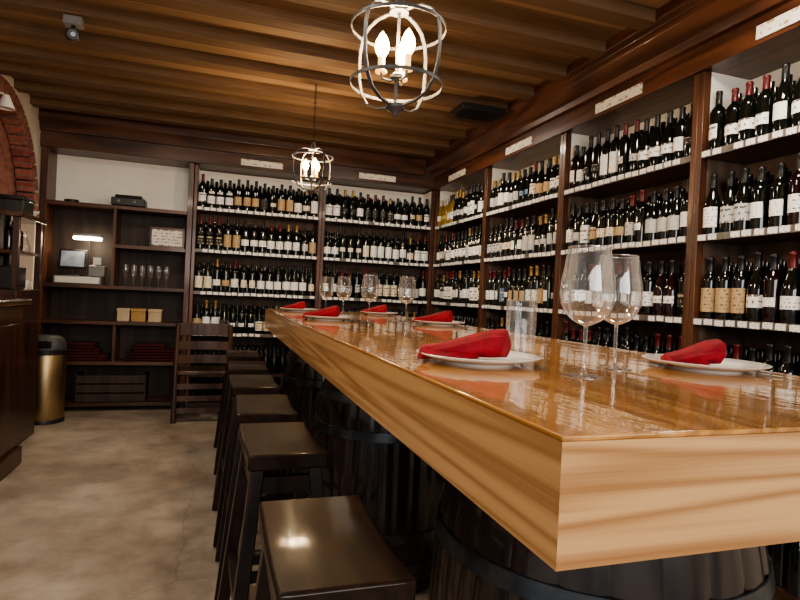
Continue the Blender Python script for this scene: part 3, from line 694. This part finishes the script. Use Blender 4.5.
# ------------------------------------------------------------------ pendants
def make_pendant(label, loc, rz):
    t = thing('cage_pendant', label, 'pendant lamp', loc, rz, 'cage pendant lamps over the table')
    top = CH-loc[2]
    half = [(.018,.146),(.05,.149),(.09,.143),(.125,.125),(.148,.096),(.157,.055),(.158,.01),(.155,-.042),(.143,-.088),(.117,-.127),(.075,-.148),(.03,-.154)]
    for k in range(4):
        a=PI/2*k; ca,sa=math.cos(a),math.sin(a); mb=MB(); w=.0062; th=.0022
        P=half
        for i,(r,z) in enumerate(P):
            d=Vector((P[min(i+1,len(P)-1)][0]-P[max(i-1,0)][0], P[min(i+1,len(P)-1)][1]-P[max(i-1,0)][1])).normalized(); nx_,nz_=-d.y,d.x
            for (q,s_) in ((-w,-th),(w,-th),(w,th),(-w,th)):
                rr=r+nx_*s_; zz=z+nz_*s_; mb.v.append((rr*ca-q*sa, rr*sa+q*ca, zz))
        for i in range(len(P)-1):
            for j in range(4): mb.f.append((i*4+j,i*4+(j+1)%4,(i+1)*4+(j+1)%4,(i+1)*4+j))
        mb.f.append((0,1,2,3)); b_=(len(P)-1)*4; mb.f.append((b_,b_+1,b_+2,b_+3))
        mb.build('cage_strap',M['iron'],t,smooth=40)
    for r,z0,z1 in ((.151,.088,.098),(.147,-.091,-.081)):
        MB().shell([(r-.003,z0),(r,z0),(r,z1),(r-.003,z1),(r-.003,z0)],48).build('cage_ring',M['iron'],t)
    MB().lathe([(0,.142),(.03,.142),(.032,.152),(.018,.162),(.010,.20),(0,.20)],20).build('top_cap',M['iron'],t)
    MB().lathe([(0,-.188),(.008,-.183),(.012,-.173),(.03,-.160),(.03,-.150),(0,-.150)],20).build('finial',M['iron'],t)
    MB().lathe([(.005,-.15),(.005,-.075),(.02,-.065),(.02,-.055),(.005,-.045),(.005,.142)],12).build('centre_stem',M['iron'],t)
    for k in range(3):
        a=2*PI*k/3+.3; c,s=math.cos(a),math.sin(a)
        MB().tube([(0,0,-.06),(.02*c,.02*s,-.075),(.045*c,.045*s,-.07),(.05*c,.05*s,-.05)],.004,6).build('arm',M['iron'],t)
        cd = MB().lathe([(.018,-.052),(.018,-.046),(.0105,-.045),(.0105,-.005),(0,-.005)],14,(.05*c,.05*s,0)).build('candle',M['candle'],t)
        MB().lathe([(.009,-.005),(.018,.010),(.023,.026),(.020,.046),(.010,.066),(.001,.078)],16,(.05*c,.05*s,0)).build('bulb',M['bulb'],cd)
    mb = MB(); z=.19; k=0
    while z < top-.04:
        pts=[]
        for q in range(14):
            b=2*PI*q/14; u=.008*math.cos(b); w=.017*math.sin(b)
            pts.append((u,0,z+.014+w) if k%2==0 else (0,u,z+.014+w))
        mb.tube(pts,.0022,6,True); z+=.027; k+=1
    mb.tube([(0,0,z-.005),(0,0,top-.01)],.004,6)
    mb.build('chain',M['chain'],t)
    MB().lathe([(.0,-.03),(.02,-.03),(.05,-.012),(.055,0),(0,0)],24,(0,0,top)).build('canopy',M['chain'],t)
    l = bpy.data.lights.new('pendant_glow','POINT'); l.energy=60; l.color=(1,.74,.44); l.shadow_soft_size=.05
    lo = bpy.data.objects.new('pendant_glow',l); COL.objects.link(lo); lo.location=(loc[0],loc[1],loc[2]+.03)
    return t
make_pendant('grey iron cage lantern with lit bulbs, nearer of the two', (.507,1.70,1.992), .62)
make_pendant('grey iron cage lantern with lit bulbs, farther over the table end', (.62,4.13,2.14), .4)

# ------------------------------------------------------------------ lights
def area(name, loc, rot, size, sy, e, col):
    l=bpy.data.lights.new(name,'AREA'); l.shape='RECTANGLE'; l.size=size; l.size_y=sy; l.energy=e; l.color=col
    o=bpy.data.objects.new(name,l); COL.objects.link(o); o.location=loc; o.rotation_euler=rot; return o
area('window_fill', (.4,-2.2,1.95), (PI/2,0,0), 3.0, 1.2, 98, (1,.96,.92))  # unseen lamp for assumed window daylight, raised as fill for the shelves
area('ceiling_fill_aisle', (-.6,1.6,2.70), (0,0,0), .3, .3, 25, (1,.87,.70))  # added fill over the aisle, no fixture modelled
area('ceiling_fill_back', (-.6,4.35,2.72), (0,0,0), .3, .3, 20, (1,.86,.68))  # added fill for the back of the room, no fixture
area('ceiling_fill_shelves', (1.75,1.6,2.70), (0,0,0), .3, .3, 20, (1,.88,.72))  # added fill to brighten the right shelves, no fixture
area('ceiling_fill_corner', (1.5,4.6,2.72), (0,0,0), .3, .3, 18, (1,.88,.72))  # added fill near the far corner, no fixture
l=bpy.data.lights.new('till_lamp','POINT'); l.energy=3.5; l.color=(1,.85,.62); l.shadow_soft_size=.04
o=bpy.data.objects.new('till_lamp',l); COL.objects.link(o); o.location=(-1.22,6.08,1.60)
w = bpy.data.worlds.new('room_ambient'); scene.world = w; w.use_nodes=True
w.node_tree.nodes['Background'].inputs[0].default_value=(1,.98,.97,1); w.node_tree.nodes['Background'].inputs[1].default_value=.36

# ------------------------------------------------------------------ camera
cam = bpy.data.cameras.new('camera'); co = bpy.data.objects.new('camera', cam); COL.objects.link(co)
cam.sensor_width = 36; cam.lens = 560/800*36; cam.clip_start=.02
Yc = Vector((-182,12,-560)).normalized(); Zc = Vector((.045,.999,0)); Zc = (Zc-Yc*Zc.dot(Yc)).normalized(); Xc = Yc.cross(Zc).normalized()
R = Matrix((Xc,Yc,Zc)).to_4x4()      # rows are the world axes in camera space
co.matrix_world = Matrix.Translation((0,0,1.24)) @ R
scene.camera = co
scene.view_settings.view_transform = 'AgX'
scene.view_settings.look = 'AgX - Medium High Contrast'
